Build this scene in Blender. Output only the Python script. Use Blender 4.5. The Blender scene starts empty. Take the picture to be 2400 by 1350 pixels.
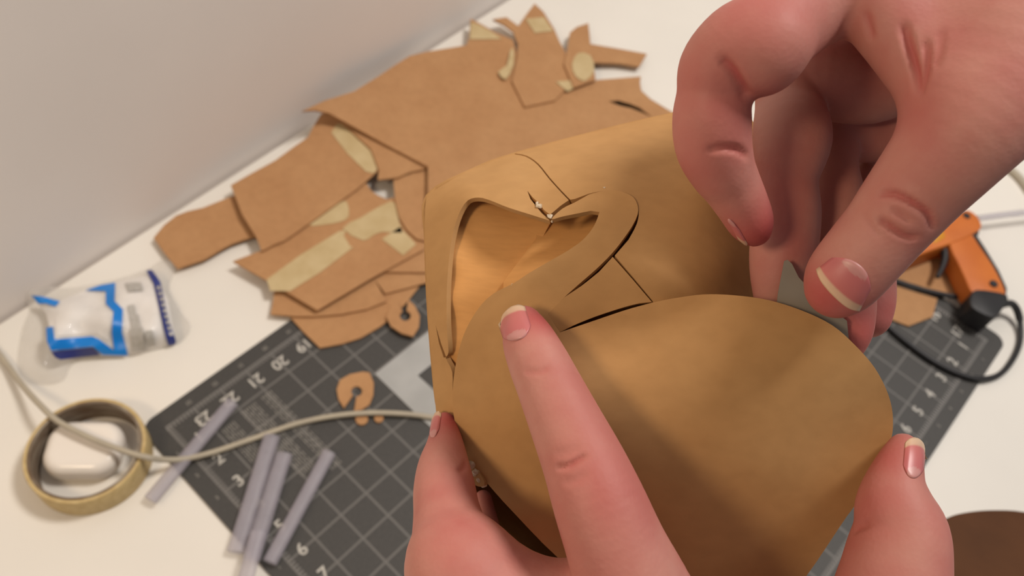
import bpy, bmesh, math, random
import numpy as np
from mathutils import Vector, Matrix
from mathutils.geometry import delaunay_2d_cdt
from mathutils.bvhtree import BVHTree
random.seed(7); np.random.seed(7)
S = bpy.context.scene
COL = S.collection

# ------------------------------------------------------------------ camera
FPX = 1942.06                                   # focal length in pixels of the 2400 x 1350 frame
RC = np.array([[0.98083859, 0.15688426, 0.11551184],   # rows: image right, image down, view direction
               [0.19482212, -0.78983917, -0.58154830],
               [0.0, 0.59290928, -0.80526927]])
CAM = np.array([0.0, 0.0, 0.63411])             # 63 cm above the desk top
cd = bpy.data.cameras.new('camera'); cam = bpy.data.objects.new('camera', cd); COL.objects.link(cam)
cd.sensor_width = 36.0; cd.lens = 36.0*FPX/2400; cd.clip_start = 0.01; cd.clip_end = 30
cam.matrix_world = Matrix(((RC[0][0], -RC[1][0], -RC[2][0], CAM[0]),
                           (RC[0][1], -RC[1][1], -RC[2][1], CAM[1]),
                           (RC[0][2], -RC[1][2], -RC[2][2], CAM[2]), (0, 0, 0, 1)))
cd.dof.use_dof = True; cd.dof.focus_distance = 0.212; cd.dof.aperture_fstop = 18.0
S.camera = cam

# ------------------------------------------------------------------ light
S.view_settings.view_transform = 'Standard'; S.view_settings.look = 'None'
S.view_settings.gamma = 1.0; S.view_settings.use_curve_mapping = False
S.view_settings.exposure = 0.0
w = bpy.data.worlds.new('world'); S.world = w; w.use_nodes = True
w.node_tree.nodes['Background'].inputs[0].default_value = (0.95, 0.93, 0.92, 1)
w.node_tree.nodes['Background'].inputs[1].default_value = 0.20
def area(name, loc, tgt, size, power, col):
    l = bpy.data.lights.new(name, 'AREA'); l.shape = 'DISK'; l.size = size; l.energy = power; l.color = col
    o = bpy.data.objects.new(name, l); COL.objects.link(o); o.location = loc
    o.rotation_euler = (Vector(tgt)-Vector(loc)).to_track_quat('-Z', 'Y').to_euler()
    return o
area('desk_lamp', (-0.52, -0.31, 0.98), (-0.2, 0.25, 0.0), 0.2, 2.9, (1.0, 0.77, 0.52))
area('ceiling_lamp', (0.88, 0.88, 2.20), (0.0, 0.45, 0.1), 0.5, 35, (1.0, 0.94, 0.88))

# ------------------------------------------------------------------ maths helpers
def WP(px, py, Z):            # pixel + depth along the view axis (m) -> world
    px = np.asarray(px, float); py = np.asarray(py, float); Z = np.asarray(Z, float)
    c = np.stack([(px-1200)/FPX*Z, (py-675)/FPX*Z, Z+0*px], -1)
    return c@RC + CAM
def TP(px, py, h=0.0):        # pixel -> point at height h above the desk top
    px = np.asarray(px, float); py = np.asarray(py, float)
    d = np.stack([(px-1200)/FPX, (py-675)/FPX, np.ones_like(px)], -1)@RC
    t = (np.asarray(h, float)-CAM[2])/d[..., 2]
    return CAM + t[..., None]*d
def tps(pts, reg=1e-3):
    P = np.array(pts, float); n = len(P); sc = 500.0
    X = P[:, :2]/sc; Zv = P[:, 2]
    U = lambda r2: 0.5*r2*np.log(np.maximum(r2, 1e-12))
    K = U(((X[:, None]-X[None])**2).sum(-1)) + reg*np.eye(n)
    Q = np.hstack([np.ones((n, 1)), X]); A = np.zeros((n+3, n+3)); A[:n, :n] = K; A[:n, n:] = Q; A[n:, :n] = Q.T
    c = np.linalg.solve(A, np.concatenate([Zv, np.zeros(3)]))
    def f(px, py):
        Y = np.stack([np.asarray(px, float), np.asarray(py, float)], -1)/sc
        k = U(((Y[..., None, :]-X)**2).sum(-1))
        return k@c[:n] + c[n] + Y[..., 0]*c[n+1] + Y[..., 1]*c[n+2]
    return f
def spline(pts, n=6, closed=False):
    P = np.array(pts, float); out = []; N = len(P)
    for i in range(N if closed else N-1):
        if closed: a, b, c, d = P[(i-1) % N], P[i], P[(i+1) % N], P[(i+2) % N]
        else: a, b, c, d = P[max(i-1, 0)], P[i], P[i+1], P[min(i+2, N-1)]
        for k in range(n):
            t = k/n
            out.append(0.5*((2*b)+(-a+c)*t+(2*a-5*b+4*c-d)*t*t+(-a+3*b-3*c+d)*t**3))
    if not closed: out.append(P[-1])
    return np.array(out)
def resample(poly, step):
    P = np.array(poly, float); out = []
    for i in range(len(P)):
        a, b = P[i], P[(i+1) % len(P)]; m = max(1, int(np.linalg.norm(b-a)/step))
        for k in range(m): out.append(a+(b-a)*k/m)
    return np.array(out)
def inside(P, poly):
    x, y = P[:, 0], P[:, 1]; r = np.zeros(len(P), bool); j = len(poly)-1
    for i in range(len(poly)):
        xi, yi = poly[i]; xj, yj = poly[j]
        if yi != yj:
            r ^= ((yi > y) != (yj > y)) & (x < (xj-xi)*(y-yi)/(yj-yi)+xi)
        j = i
    return r
def edge_dist(P, poly):
    d = np.full(len(P), 1e9)
    for i in range(len(poly)):
        a = np.array(poly[i], float); b = np.array(poly[(i+1) % len(poly)], float); ab = b-a
        t = np.clip(((P-a)@ab)/max(ab@ab, 1e-9), 0, 1); d = np.minimum(d, np.linalg.norm(P-a-t[:, None]*ab, axis=1))
    return d

# ------------------------------------------------------------------ object helpers
def mesh_obj(name, verts, faces, mat=None, parent=None, smooth=True):
    me = bpy.data.meshes.new(name); me.from_pydata([tuple(map(float, v)) for v in verts], [], [tuple(map(int, f)) for f in faces]); me.update()
    o = bpy.data.objects.new(name, me); COL.objects.link(o)
    if mat: me.materials.append(mat)
    if smooth: me.polygons.foreach_set('use_smooth', [True]*len(me.polygons))
    if parent:
        bpy_parent(o, parent)
    return o
def bpy_parent(o, p):
    o.parent = p; o.matrix_parent_inverse = p.matrix_world.inverted() if p.type != 'EMPTY' else Matrix.Translation(-Vector(p.location))
def tag(o, label, cat, group=None, kind=None):
    o['label'] = label
    if cat: o['category'] = cat
    if group: o['group'] = group
    if kind: o['kind'] = kind
    return o
def empty(name, loc, label, cat, group=None):
    o = bpy.data.objects.new(name, None); o.empty_display_size = 0.02; COL.objects.link(o); o.location = Vector([float(v) for v in loc])
    return tag(o, label, cat, group)
def panel_data(poly, mapf, step, holes=(), bstep=None):
    B = resample(poly, bstep or step); pts = [tuple(p) for p in B]; edges = [(i, (i+1) % len(B)) for i in range(len(B))]
    face = list(range(len(B))); hp = []
    for h in holes:
        H = resample(h, (bstep or step)); n0 = len(pts); pts += [tuple(p) for p in H]
        edges += [(n0+i, n0+(i+1) % len(H)) for i in range(len(H))]; hp.append(H)
    x0, y0 = B.min(0); x1, y1 = B.max(0)
    gx, gy = np.meshgrid(np.arange(x0+step/2, x1, step), np.arange(y0+step/2, y1, step)); G = np.stack([gx.ravel(), gy.ravel()], 1)
    if len(G):
        G = G[inside(G, B)]
    if len(G):
        G = G[edge_dist(G, B) > step*0.45]
        for H in hp:
            if len(G): G = G[~inside(G, H)]
            if len(G): G = G[edge_dist(G, H) > step*0.45]
        pts += [tuple(p) for p in G]
    r = delaunay_2d_cdt([Vector(p) for p in pts], edges, [face], 1, 1e-4)
    V = np.array([tuple(v) for v in r[0]]); F = np.array([list(f) for f in r[2] if len(f) == 3])
    c = V[F].mean(1); keep = inside(c, B)
    for H in hp: keep &= ~inside(c, H)
    F = F[keep]
    W = mapf(V[:, 0], V[:, 1])
    n = np.cross(W[F[:, 1]]-W[F[:, 0]], W[F[:, 2]]-W[F[:, 0]]); flip = ((CAM-W[F[:, 0]])*n).sum(1) < 0
    F[flip] = F[flip][:, ::-1]
    return W, F
def panel(name, poly, mapf, thick, mat, parent=None, step=14, holes=(), bstep=None, smooth=True, bevel=0):
    W, F = panel_data(poly, mapf, step, holes, bstep)
    o = mesh_obj(name, W, F, mat, parent, smooth)
    if thick:
        m = o.modifiers.new('thickness', 'SOLIDIFY'); m.thickness = thick; m.offset = -1.0
        if smooth:
            e = o.modifiers.new('edges', 'EDGE_SPLIT'); e.split_angle = math.radians(50)
    return o
def slab(name, poly, h, thick, mat, parent=None, bevel=0.0):   # flat prism whose top outline is given in pixels at height h
    P = TP(np.array(poly)[:, 0], np.array(poly)[:, 1], h); n = len(P)
    bm = bmesh.new(); vs = [bm.verts.new(p) for p in P]; f = bm.faces.new(vs); bm.normal_update()
    if f.normal.z < 0: f.normal_flip()
    r = bmesh.ops.extrude_face_region(bm, geom=[f])
    bmesh.ops.translate(bm, verts=[v for v in r['geom'] if isinstance(v, bmesh.types.BMVert)], vec=(0, 0, -thick))
    bmesh.ops.recalc_face_normals(bm, faces=bm.faces[:])
    if bevel:
        bmesh.ops.bevel(bm, geom=[e for e in bm.edges], offset=bevel, segments=3, profile=0.5, affect='EDGES', clamp_overlap=True)
    bmesh.ops.triangulate(bm, faces=[f for f in bm.faces if len(f.verts) > 4])
    me = bpy.data.meshes.new(name); bm.to_mesh(me); bm.free(); me.materials.append(mat)
    o = bpy.data.objects.new(name, me); COL.objects.link(o)
    if bevel: me.polygons.foreach_set('use_smooth', [True]*len(me.polygons))
    if parent: bpy_parent(o, parent)
    return o
def tube(name, path, rad, mat, parent=None, seg=12, flat=1.0):
    P = np.array(path, float); n = len(P); R = np.broadcast_to(np.asarray(rad, float), (n,)); V = []; F = []
    up = np.array([0, 0, 1.0])
    for i in range(n):
        t = P[min(i+1, n-1)]-P[max(i-1, 0)]; t /= np.linalg.norm(t)+1e-12
        s = np.cross(t, up); s /= np.linalg.norm(s)+1e-9; b = np.cross(s, t)
        for k in range(seg):
            a = 2*math.pi*k/seg; V.append(P[i]+R[i]*(math.cos(a)*s+flat*math.sin(a)*b))
    for i in range(n-1):
        for k in range(seg):
            k2 = (k+1) % seg; F.append((i*seg+k, i*seg+k2, (i+1)*seg+k2, (i+1)*seg+k))
    F.append(tuple(range(seg))[::-1]); F.append(tuple((n-1)*seg+k for k in range(seg)))
    o = mesh_obj(name, V, F, mat, parent)
    e = o.modifiers.new('edges', 'EDGE_SPLIT'); e.split_angle = math.radians(50)
    return o
def lathe(name, prof, loc, mat, parent=None, seg=72):
    V = []; F = []; n = len(prof)
    for k in range(seg):
        a = 2*math.pi*k/seg
        for r, z in prof: V.append((loc[0]+r*math.cos(a), loc[1]+r*math.sin(a), loc[2]+z))
    for k in range(seg):
        k2 = (k+1) % seg
        for i in range(n):
            j = (i+1) % n; F.append((k*n+i, k2*n+i, k2*n+j, k*n+j))
    o = mesh_obj(name, V, F, mat, parent)
    e = o.modifiers.new('edges', 'EDGE_SPLIT'); e.split_angle = math.radians(40)
    return o

# ------------------------------------------------------------------ materials
def sr(r, g, b):
    f = lambda c: (c/255/12.92 if c/255 <= 0.04045 else ((c/255+0.055)/1.055)**2.4)
    return (f(r), f(g), f(b), 1)
def mat_base(name, col, rough=0.6, **kw):
    m = bpy.data.materials.new(name); m.use_nodes = True; b = m.node_tree.nodes['Principled BSDF']
    b.inputs['Base Color'].default_value = col; b.inputs['Roughness'].default_value = rough
    for k, v in kw.items(): b.inputs[k.replace('_', ' ')].default_value = v
    return m, m.node_tree, b
def noise(nt, scale, detail=4, stretch=(1, 1, 1), coord='Object'):
    tc = nt.nodes.new('ShaderNodeTexCoord'); mp = nt.nodes.new('ShaderNodeMapping'); mp.inputs['Scale'].default_value = stretch
    n = nt.nodes.new('ShaderNodeTexNoise'); n.inputs['Scale'].default_value = scale; n.inputs['Detail'].default_value = detail
    nt.links.new(tc.outputs[coord], mp.inputs['Vector']); nt.links.new(mp.outputs[0], n.inputs['Vector']); return n
def ramp_mix(nt, fac, c0, c1, lo=0.35, hi=0.65):
    r = nt.nodes.new('ShaderNodeValToRGB'); r.color_ramp.elements[0].position = lo; r.color_ramp.elements[1].position = hi
    r.color_ramp.elements[0].color = c0; r.color_ramp.elements[1].color = c1; nt.links.new(fac, r.inputs[0]); return r
def bump(nt, b, fac, strength, dist=0.001):
    u = nt.nodes.new('ShaderNodeBump'); u.inputs['Strength'].default_value = strength; u.inputs['Distance'].default_value = dist
    nt.links.new(fac, u.inputs['Height']); nt.links.new(u.outputs[0], b.inputs['Normal'])
def simple(name, c0, c1=None, rough=0.6, scale=40, detail=4, bmp=0.0, stretch=(1, 1, 1), **kw):
    m, nt, b = mat_base(name, c0, rough, **kw)
    n = noise(nt, scale, detail, stretch)
    if c1: r = ramp_mix(nt, n.outputs['Fac'], c0, c1); nt.links.new(r.outputs[0], b.inputs['Base Color'])
    if bmp: bump(nt, b, n.outputs['Fac'], bmp)
    return m
def cardboard(name, c0, c1, fib=(1, 14, 1)):
    m, nt, b = mat_base(name, c0, 0.75)
    n1 = noise(nt, 28, 5); n2 = noise(nt, 160, 3, fib)
    r1 = ramp_mix(nt, n1.outputs['Fac'], c0, c1, 0.3, 0.7)
    mx = nt.nodes.new('ShaderNodeMix'); mx.data_type = 'RGBA'; mx.blend_type = 'MULTIPLY'; mx.inputs[0].default_value = 0.22
    r2 = ramp_mix(nt, n2.outputs['Fac'], (0.72, 0.70, 0.66, 1), (1, 1, 1, 1), 0.35, 0.6)
    nt.links.new(r1.outputs[0], mx.inputs[6]); nt.links.new(r2.outputs[0], mx.inputs[7]); nt.links.new(mx.outputs[2], b.inputs['Base Color'])
    bump(nt, b, n2.outputs['Fac'], 0.12, 0.0004)
    b.inputs['Specular IOR Level'].default_value = 0.25
    return m
M = {}
M['wall'] = simple('painted_wall', sr(240, 232, 226), sr(236, 228, 222), 0.85, 6, 3, 0.05)
M['desk'] = simple('white_laminate', sr(236, 231, 222), sr(230, 225, 216), 0.42, 5, 3)
M['floor'] = simple('floor_wood', sr(120, 92, 66), sr(98, 72, 50), 0.6, 4, 5, 0.1, (1, 8, 1))
M['card'] = cardboard('kraft_scrap', sr(186, 141, 98), sr(178, 132, 90), (1, 1, 1))
M['mask'] = cardboard('kraft_mask', sr(188, 146, 96), sr(181, 137, 87), (1, 1.6, 1))
M['liner'] = cardboard('kraft_painted_bounce', sr(214, 158, 96), sr(206, 148, 86), (1, 5, 1))  # brighter, more orange kraft: light bounced inside the mask painted into it
M['shaded_card'] = cardboard('shaded_kraft', sr(92, 57, 31), sr(82, 50, 27))  # shade on the front cardboard piece put into its base colour
M['tape'] = simple('masking_tape', sr(200, 178, 134), sr(190, 166, 120), 0.6, 60, 3, 0.1)
M['paper'] = simple('grey_paper', sr(176, 176, 174), sr(164, 164, 162), 0.8, 30, 4, 0.03)
M['strip'] = simple('grey_strip', sr(142, 134, 122), sr(132, 124, 112), 0.6, 90, 3, 0.05)
M['white'] = simple('white_plastic', sr(240, 232, 222), sr(236, 228, 218), 0.22, 5, 2)
M['cable'] = simple('cable_rubber', sr(182, 172, 152), sr(174, 164, 146), 0.5, 60, 2)
M['core'] = simple('tape_core', sr(104, 82, 60), sr(150, 138, 122), 0.8, 45, 4, 0.1, (1, 1, 6))
M['tape_side'] = simple('tape_side', sr(204, 180, 128), sr(190, 164, 112), 0.6, 200, 2, 0.05)
M['orange'] = simple('orange_plastic', sr(208, 116, 46), sr(198, 106, 40), 0.45, 30, 2)
M['black'] = simple('black_plastic', sr(38, 36, 38), sr(30, 29, 31), 0.5, 40, 2)
M['gunyellow'] = simple('yellow_plastic', sr(206, 140, 30), sr(196, 130, 26), 0.45, 30, 2)
M['print_white'] = simple('white_print', sr(196, 192, 184), sr(184, 180, 172), 0.7, 80, 2)
M['print_grey'] = simple('grey_print', sr(128, 124, 118), sr(116, 112, 106), 0.7, 80, 2)
M['blue'] = simple('blue_print', sr(0, 132, 222), sr(4, 122, 212), 0.4, 20, 2)
M['navy'] = simple('navy_print', sr(38, 48, 120), sr(44, 56, 126), 0.4, 20, 2)
M['label'] = simple('label_white', sr(240, 236, 232), sr(226, 222, 218), 0.5, 30, 3, 0.1)
M['label_grey'] = simple('label_grey', sr(172, 168, 160), sr(186, 182, 176), 0.5, 260, 2)
M['glue'] = simple('hot_glue', sr(232, 214, 186), sr(222, 202, 172), 0.3, 60, 2, 0.0, Transmission_Weight=0.3)
def clear(name, tint, alpha, rough=0.12, bmp=0.0):
    m, nt, b = mat_base(name, tint, rough); b.inputs['Alpha'].default_value = alpha; b.inputs['Specular IOR Level'].default_value = 0.6
    n = noise(nt, 60, 4)
    if bmp: bump(nt, b, n.outputs['Fac'], bmp, 0.004)
    mt = nt.nodes.new('ShaderNodeMath'); mt.operation = 'MULTIPLY_ADD'; mt.inputs[1].default_value = 0.18; mt.inputs[2].default_value = alpha-0.09
    nt.links.new(n.outputs['Fac'], mt.inputs[0]); nt.links.new(mt.outputs[0], b.inputs['Alpha'])
    return m
M['film'] = clear('clear_film', sr(238, 234, 228), 0.20, 0.08, 0.6)
M['stick'] = clear('clear_glue_stick', sr(186, 180, 190), 0.42, 0.45)

def skin_mat():
    m, nt, b = mat_base('skin', sr(190, 124, 112), 0.58)
    at = nt.nodes.new('ShaderNodeAttribute'); at.attribute_name = 'redness'
    n = noise(nt, 55, 4); r = ramp_mix(nt, n.outputs['Fac'], sr(190, 134, 121), sr(180, 112, 103), 0.35, 0.65)
    mx = nt.nodes.new('ShaderNodeMix'); mx.data_type = 'RGBA'; nt.links.new(at.outputs['Fac'], mx.inputs[0])
    nt.links.new(r.outputs[0], mx.inputs[6]); mx.inputs[7].default_value = sr(176, 78, 76); nt.links.new(mx.outputs[2], b.inputs['Base Color'])
    b.inputs['Subsurface Weight'].default_value = 0.14; b.inputs['Subsurface Radius'].default_value = (1.0, 0.35, 0.2); b.inputs['Subsurface Scale'].default_value = 0.003
    b.inputs['Specular IOR Level'].default_value = 0.35
    v = nt.nodes.new('ShaderNodeTexVoronoi'); v.inputs['Scale'].default_value = 900
    tc = nt.nodes.new('ShaderNodeTexCoord'); nt.links.new(tc.outputs['Object'], v.inputs['Vector'])
    bump(nt, b, v.outputs['Distance'], 0.12, 0.0003)
    return m
M['skin'] = skin_mat()
def nail_mat():
    m, nt, b = mat_base('nail', sr(200, 130, 124), 0.38)
    at = nt.nodes.new('ShaderNodeAttribute'); at.attribute_name = 'nail_v'
    r = nt.nodes.new('ShaderNodeValToRGB'); e = r.color_ramp.elements
    e[0].position = 0.0; e[0].color = sr(196, 140, 136); e[1].position = 0.22; e[1].color = sr(192, 132, 128)
    for p, c in ((0.30, sr(188, 106, 106)), (0.78, sr(196, 112, 108)), (0.84, sr(212, 174, 146)), (1.0, sr(220, 188, 156))):
        x = e.new(p); x.color = c
    nt.links.new(at.outputs['Fac'], r.inputs[0]); nt.links.new(r.outputs[0], b.inputs['Base Color'])
    b.inputs['Subsurface Weight'].default_value = 0.1; b.inputs['Subsurface Scale'].default_value = 0.002
    return m
M['nail'] = nail_mat()

# ------------------------------------------------------------------ the room
WA = np.array([-0.42066, 0.32551, 0]); WD = np.array([0.50733, 0.86175, 0]); WN = np.array([0.86175, -0.50733, 0])
def room_box(name, s0, s1, n0, n1, z0, z1, mat):
    V = [WA+WD*s+WN*n+np.array([0, 0, z]) for z in (z0, z1) for (s, n) in ((s0, n0), (s1, n0), (s1, n1), (s0, n1))]
    F = [(0, 1, 2, 3), (7, 6, 5, 4), (0, 4, 5, 1), (1, 5, 6, 2), (2, 6, 7, 3), (3, 7, 4, 0)]
    o = mesh_obj(name, V, F, mat, smooth=False)
    bm = bmesh.new(); bm.from_mesh(o.data); bmesh.ops.recalc_face_normals(bm, faces=bm.faces[:]); bm.to_mesh(o.data); bm.free()
    return o
wl = room_box('wall_left', -2.2, 2.6, -0.12, -0.004, -0.74, 1.9, M['wall']); tag(wl, 'off-white painted wall behind the desk', None, kind='structure')
fl = room_box('floor', -2.2, 2.6, -0.12, 3.0, -0.80, -0.74, M['floor']); tag(fl, 'brown wooden floor under the desk', None, kind='structure')
desk = empty('desk', WA+WD*0.3+WN*0.45+np.array([0, 0, -0.74]), 'white laminate desk pushed against the wall', 'desk')
dt = room_box('desk_top', -0.75, 1.6, 0.0, 0.95, -0.03, 0.0, M['desk']); bpy_parent(dt, desk)
bv = dt.modifiers.new('bevel', 'BEVEL'); bv.width = 0.002; bv.segments = 2
for s in (-0.68, 1.47):
    for n in (0.06, 0.83):
        lg = room_box('leg', s, s+0.06, n, n+0.06, -0.74, -0.03, M['desk']); bpy_parent(lg, desk)

# ------------------------------------------------------------------ cutting mat
IN = 0.0254
MX = np.array([0.55412, 0.83244, 0]); MV = np.array([0.83244, -0.55412, 0]); MO = np.array([-0.25019, 0.26211, 0])
MAT_H = 0.002
mat_frame = Matrix(((MX[0], -MV[0], 0, MO[0]), (MX[1], -MV[1], 0, MO[1]), (0, 0, 1, 0), (0, 0, 0, 1)))
def mat_material():
    m, nt, b = mat_base('cutting_mat', sr(62, 60, 58), 0.6)
    N = nt.nodes; L = nt.links
    tc = N.new('ShaderNodeTexCoord'); sp = N.new('ShaderNodeSeparateXYZ'); L.new(tc.outputs['Object'], sp.inputs[0])
    def op(o, a, c=None, d=None):
        x = N.new('ShaderNodeMath'); x.operation = o
        for i, v in enumerate((a, c, d)):
            if v is None: continue
            if isinstance(v, (int, float)): x.inputs[i].default_value = v
            else: L.new(v, x.inputs[i])
        return x.outputs[0]
    X = op('MULTIPLY', sp.outputs['X'], 1/IN); Y = op('MULTIPLY', sp.outputs['Y'], -1/IN)
    def line(c, wd, mul=1.0):          # 1 on grid lines
        f = op('FRACT', op('ADD', op('MULTIPLY', c, mul), 100.5)); return op('LESS_THAN', op('ABSOLUTE', op('SUBTRACT', f, 0.5)), wd*mul)
    def rng(c, lo, hi): return op('MULTIPLY', op('GREATER_THAN', c, lo), op('LESS_THAN', c, hi))
    inn = op('MULTIPLY', rng(X, -0.03, 24.03), rng(Y, -0.03, 18.03))
    grid = op('MULTIPLY', op('MAXIMUM', line(X, 0.035), line(Y, 0.035)), inn)
    def band(c, other, hi, lim):       # ruler ticks just inside each border
        t = op('MULTIPLY', line(other, 0.022, 8.0), op('MAXIMUM', rng(c, 0.0, 0.16), rng(c, hi-0.16, hi))); return op('MULTIPLY', t, inn)
    tick = op('MAXIMUM', band(X, Y, 24, 18), band(Y, X, 18, 24))
    fac = op('MAXIMUM', op('MULTIPLY', grid, 0.16), op('MULTIPLY', tick, 0.30))
    n = noise(nt, 500, 2); r = ramp_mix(nt, n.outputs['Fac'], sr(60, 58, 56), sr(68, 66, 63))
    mx = N.new('ShaderNodeMix'); mx.data_type = 'RGBA'; L.new(fac, mx.inputs[0]); L.new(r.outputs[0], mx.inputs[6]); mx.inputs[7].default_value = sr(205, 200, 195)
    L.new(mx.outputs[2], b.inputs['Base Color']); bump(nt, b, n.outputs['Fac'], 0.1, 0.0003)
    return m
mg = 0.0150; cr = 0.012; pts = []
for cx, cy, a0 in ((24*IN+mg-cr, mg-cr, 0), (-mg+cr, mg-cr, 90), (-mg+cr, -18*IN-mg+cr, 180), (24*IN+mg-cr, -18*IN-mg+cr, 270)):
    for k in range(9):
        a = math.radians(a0+k*11.25); pts.append((cx+cr*math.cos(a), cy+cr*math.sin(a)))
nP = len(pts)
matroot = mesh_obj('cutting_mat', [(x, y, 0.0001) for x, y in pts]+[(x, y, MAT_H) for x, y in pts],
               [tuple(range(nP))[::-1], tuple(nP+i for i in range(nP))]+[(i, (i+1) % nP, nP+(i+1) % nP, nP+i) for i in range(nP)], mat_material(), smooth=False)
matroot.matrix_world = mat_frame
tag(matroot, 'dark grey self-healing cutting mat with inch grid and white numbers', 'cutting mat')
bpy.context.view_layer.update()
def text_part(name, s, u, v, size, rot, mat):
    c = bpy.data.curves.new('t', 'FONT'); c.body = s; c.size = size; c.align_x = 'CENTER'; c.align_y = 'CENTER'; c.extrude = 0.00008; c.offset = 0.0002
    t = bpy.data.objects.new('t', c); COL.objects.link(t); bpy.context.view_layer.update()
    me = bpy.data.meshes.new_from_object(t.evaluated_get(bpy.context.evaluated_depsgraph_get())); bpy.data.objects.remove(t); bpy.data.curves.remove(c)
    me.materials.clear(); me.materials.append(mat)
    o = bpy.data.objects.new(name, me); COL.objects.link(o); o.parent = matroot; o.location = (u*IN, -v*IN, MAT_H+0.00012); o.rotation_euler = (0, 0, rot)
    return o
for n in range(19, 24):
    text_part('number', str(n), 24-n, 0.52, 0.0140, math.pi, M['print_white']); text_part('small_number', str(n), 24-n, -0.26, 0.0045, math.pi, M['print_grey'])
for n in range(1, 10):
    text_part('number', str(n), 0.52, n, 0.0140, 0.0, M['print_white']); text_part('small_number', str(n), -0.26, n, 0.0045, 0.0, M['print_grey'])
for n in range(1, 8):
    text_part('number', str(n), 24-n, 17.45, 0.0140, 0.0, M['print_white']); text_part('small_number', str(n), 24-n, 18.27, 0.0045, 0.0, M['print_grey'])
for n in range(13, 18):
    text_part('number', str(n), 23.45, n, 0.0140, 0.0, M['print_white'])
# three blocks of fine print, too small to read: thin broken rules
V = []; F = []
for b0, (u0, v0, v1, rows) in enumerate(((1.15, 1.25, 2.9, 6), (1.95, 1.15, 4.2, 7), (2.75, 1.15, 4.7, 5))):
    for k in range(rows):
        u = u0+k*0.085; v = v0
        while v < v1:
            l = random.uniform(0.1, 0.35); a = len(V)
            for x, y in ((u, v), (u+0.042, v), (u+0.042, min(v+l, v1)), (u, min(v+l, v1))): V.append((x*IN, -y*IN, MAT_H+0.00005))
            F.append((a, a+3, a+2, a+1)); v += l+random.uniform(0.04, 0.09)
fp = mesh_obj('fine_print', V, F, M['print_grey'], smooth=False); fp.parent = matroot; fp['kind'] = 'stuff'

# ------------------------------------------------------------------ cardboard scraps on the desk
CT = 0.0022
def scrap(poly, h, label, group=None, name='cardboard_scrap', mat='card', hfun=None, sm=0, holes=(), parent=None, t=CT, step=16):
    P = spline(poly, sm, True) if sm else np.array(poly, float)
    mp = (lambda x, y: TP(x, y, hfun(x, y))) if hfun else (lambda x, y: TP(x, y, h))
    o = panel(name, P, mp, t, M[mat], parent, step if hfun else 40, holes, 10 if hfun else 30, smooth=bool(hfun))
    if label: tag(o, label, 'cardboard scrap', group)
    return o
def tape_on(parent, poly, h, hfun=None):
    mp = (lambda x, y: TP(x, y, hfun(x, y)+0.0006)) if hfun else (lambda x, y: TP(x, y, h+0.0006))
    o = panel('masking_tape', spline(poly, 2, True) if len(poly) > 5 else poly, mp, 0.0005, M['tape'], parent, 16, smooth=False, bstep=12)
    o['label'] = 'pale beige masking tape'; return o
G = 'loose cardboard scraps in the pile by the wall'
scrap([(640, 690), (671, 733), (712, 778), (750, 815), (800, 806), (845, 792), (890, 766), (920, 742), (950, 712), (982, 672), (990, 640), (900, 600), (700, 600)], 0.0048,
      'lowest cardboard scrap of the pile, its curved edge on the cutting mat', G)
scrap([(634, 736), (640, 705), (645, 672), (700, 630), (870, 640), (905, 706), (860, 724), (800, 736), (740, 741), (690, 741)], 0.0075,
      'pointed cardboard scrap lying just over the lowest curved one', G)
scrap([(872, 648), (888, 668), (903, 688), (994, 664), (1050, 650), (1050, 560), (900, 600)], 0.0075, 'narrow cardboard scrap beside the mask, under the taped panel', G)
scrap([(880, 640), (901, 637), (994, 638), (1050, 636), (1050, 530), (960, 590)], 0.0102, 'cardboard sliver with a white fleck half under the mask', G)
scrap([(360, 557), (385, 527), (413, 505), (440, 495), (475, 487), (545, 459), (600, 445), (650, 450), (655, 545), (601, 554), (575, 560), (545, 570), (520, 583), (480, 607), (416, 629), (385, 592)], 0.0075,
      'tongue-shaped cardboard scrap reaching from the pile to the plastic bag', G)
tp3 = [(546, 612), (615, 586), (660, 520), (800, 430), (850, 412), (858, 428), (870, 447), (888, 459), (908, 467), (926, 462), (990, 470), (1030, 540), (1012, 562), (992, 585), (870, 652), (744, 727), (640, 665)]
c3 = scrap(tp3, 0.0130, 'broad cardboard panel with several masking tape patches in the pile', G)
for p in ([(625, 655), (795, 542), (806, 553), (820, 577), (816, 588), (680, 682)], [(723, 526), (770, 490), (795, 476), (813, 473), (817, 507), (795, 520), (755, 527)],
          [(803, 535), (845, 510), (870, 495), (915, 472), (930, 486), (935, 520), (942, 545), (897, 543), (873, 552), (851, 563)], [(895, 560), (937, 532), (975, 572), (945, 598)]):
    tape_on(c3, p, 0.0130)
scrap([(922, 422), (1003, 393), (1040, 400), (1040, 560), (1000, 565), (978, 560), (955, 540), (936, 510), (926, 470)], 0.0157, 'cardboard scrap wedged between the large sheet and the taped panel', G)
c5 = scrap([(541, 434), (588, 407), (645, 376), (690, 343), (722, 321), (735, 295), (753, 266), (835, 262), (890, 330), (888, 398), (840, 440), (750, 505), (668, 563), (640, 574), (613, 588), (601, 556), (567, 501), (550, 456)],
           0.0160, 'large rectangular cardboard panel with one masking tape strip at its corner', G)
tape_on(c5, [(777, 311), (818, 289), (880, 352), (888, 375), (884, 396), (858, 402)], 0.0160)
scrap([(800, 285), (1012, 392), (960, 403), (930, 416), (885, 421), (888, 398), (870, 350)], 0.0188, 'triangular cardboard scrap peeking out under the large sheet', G)
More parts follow.
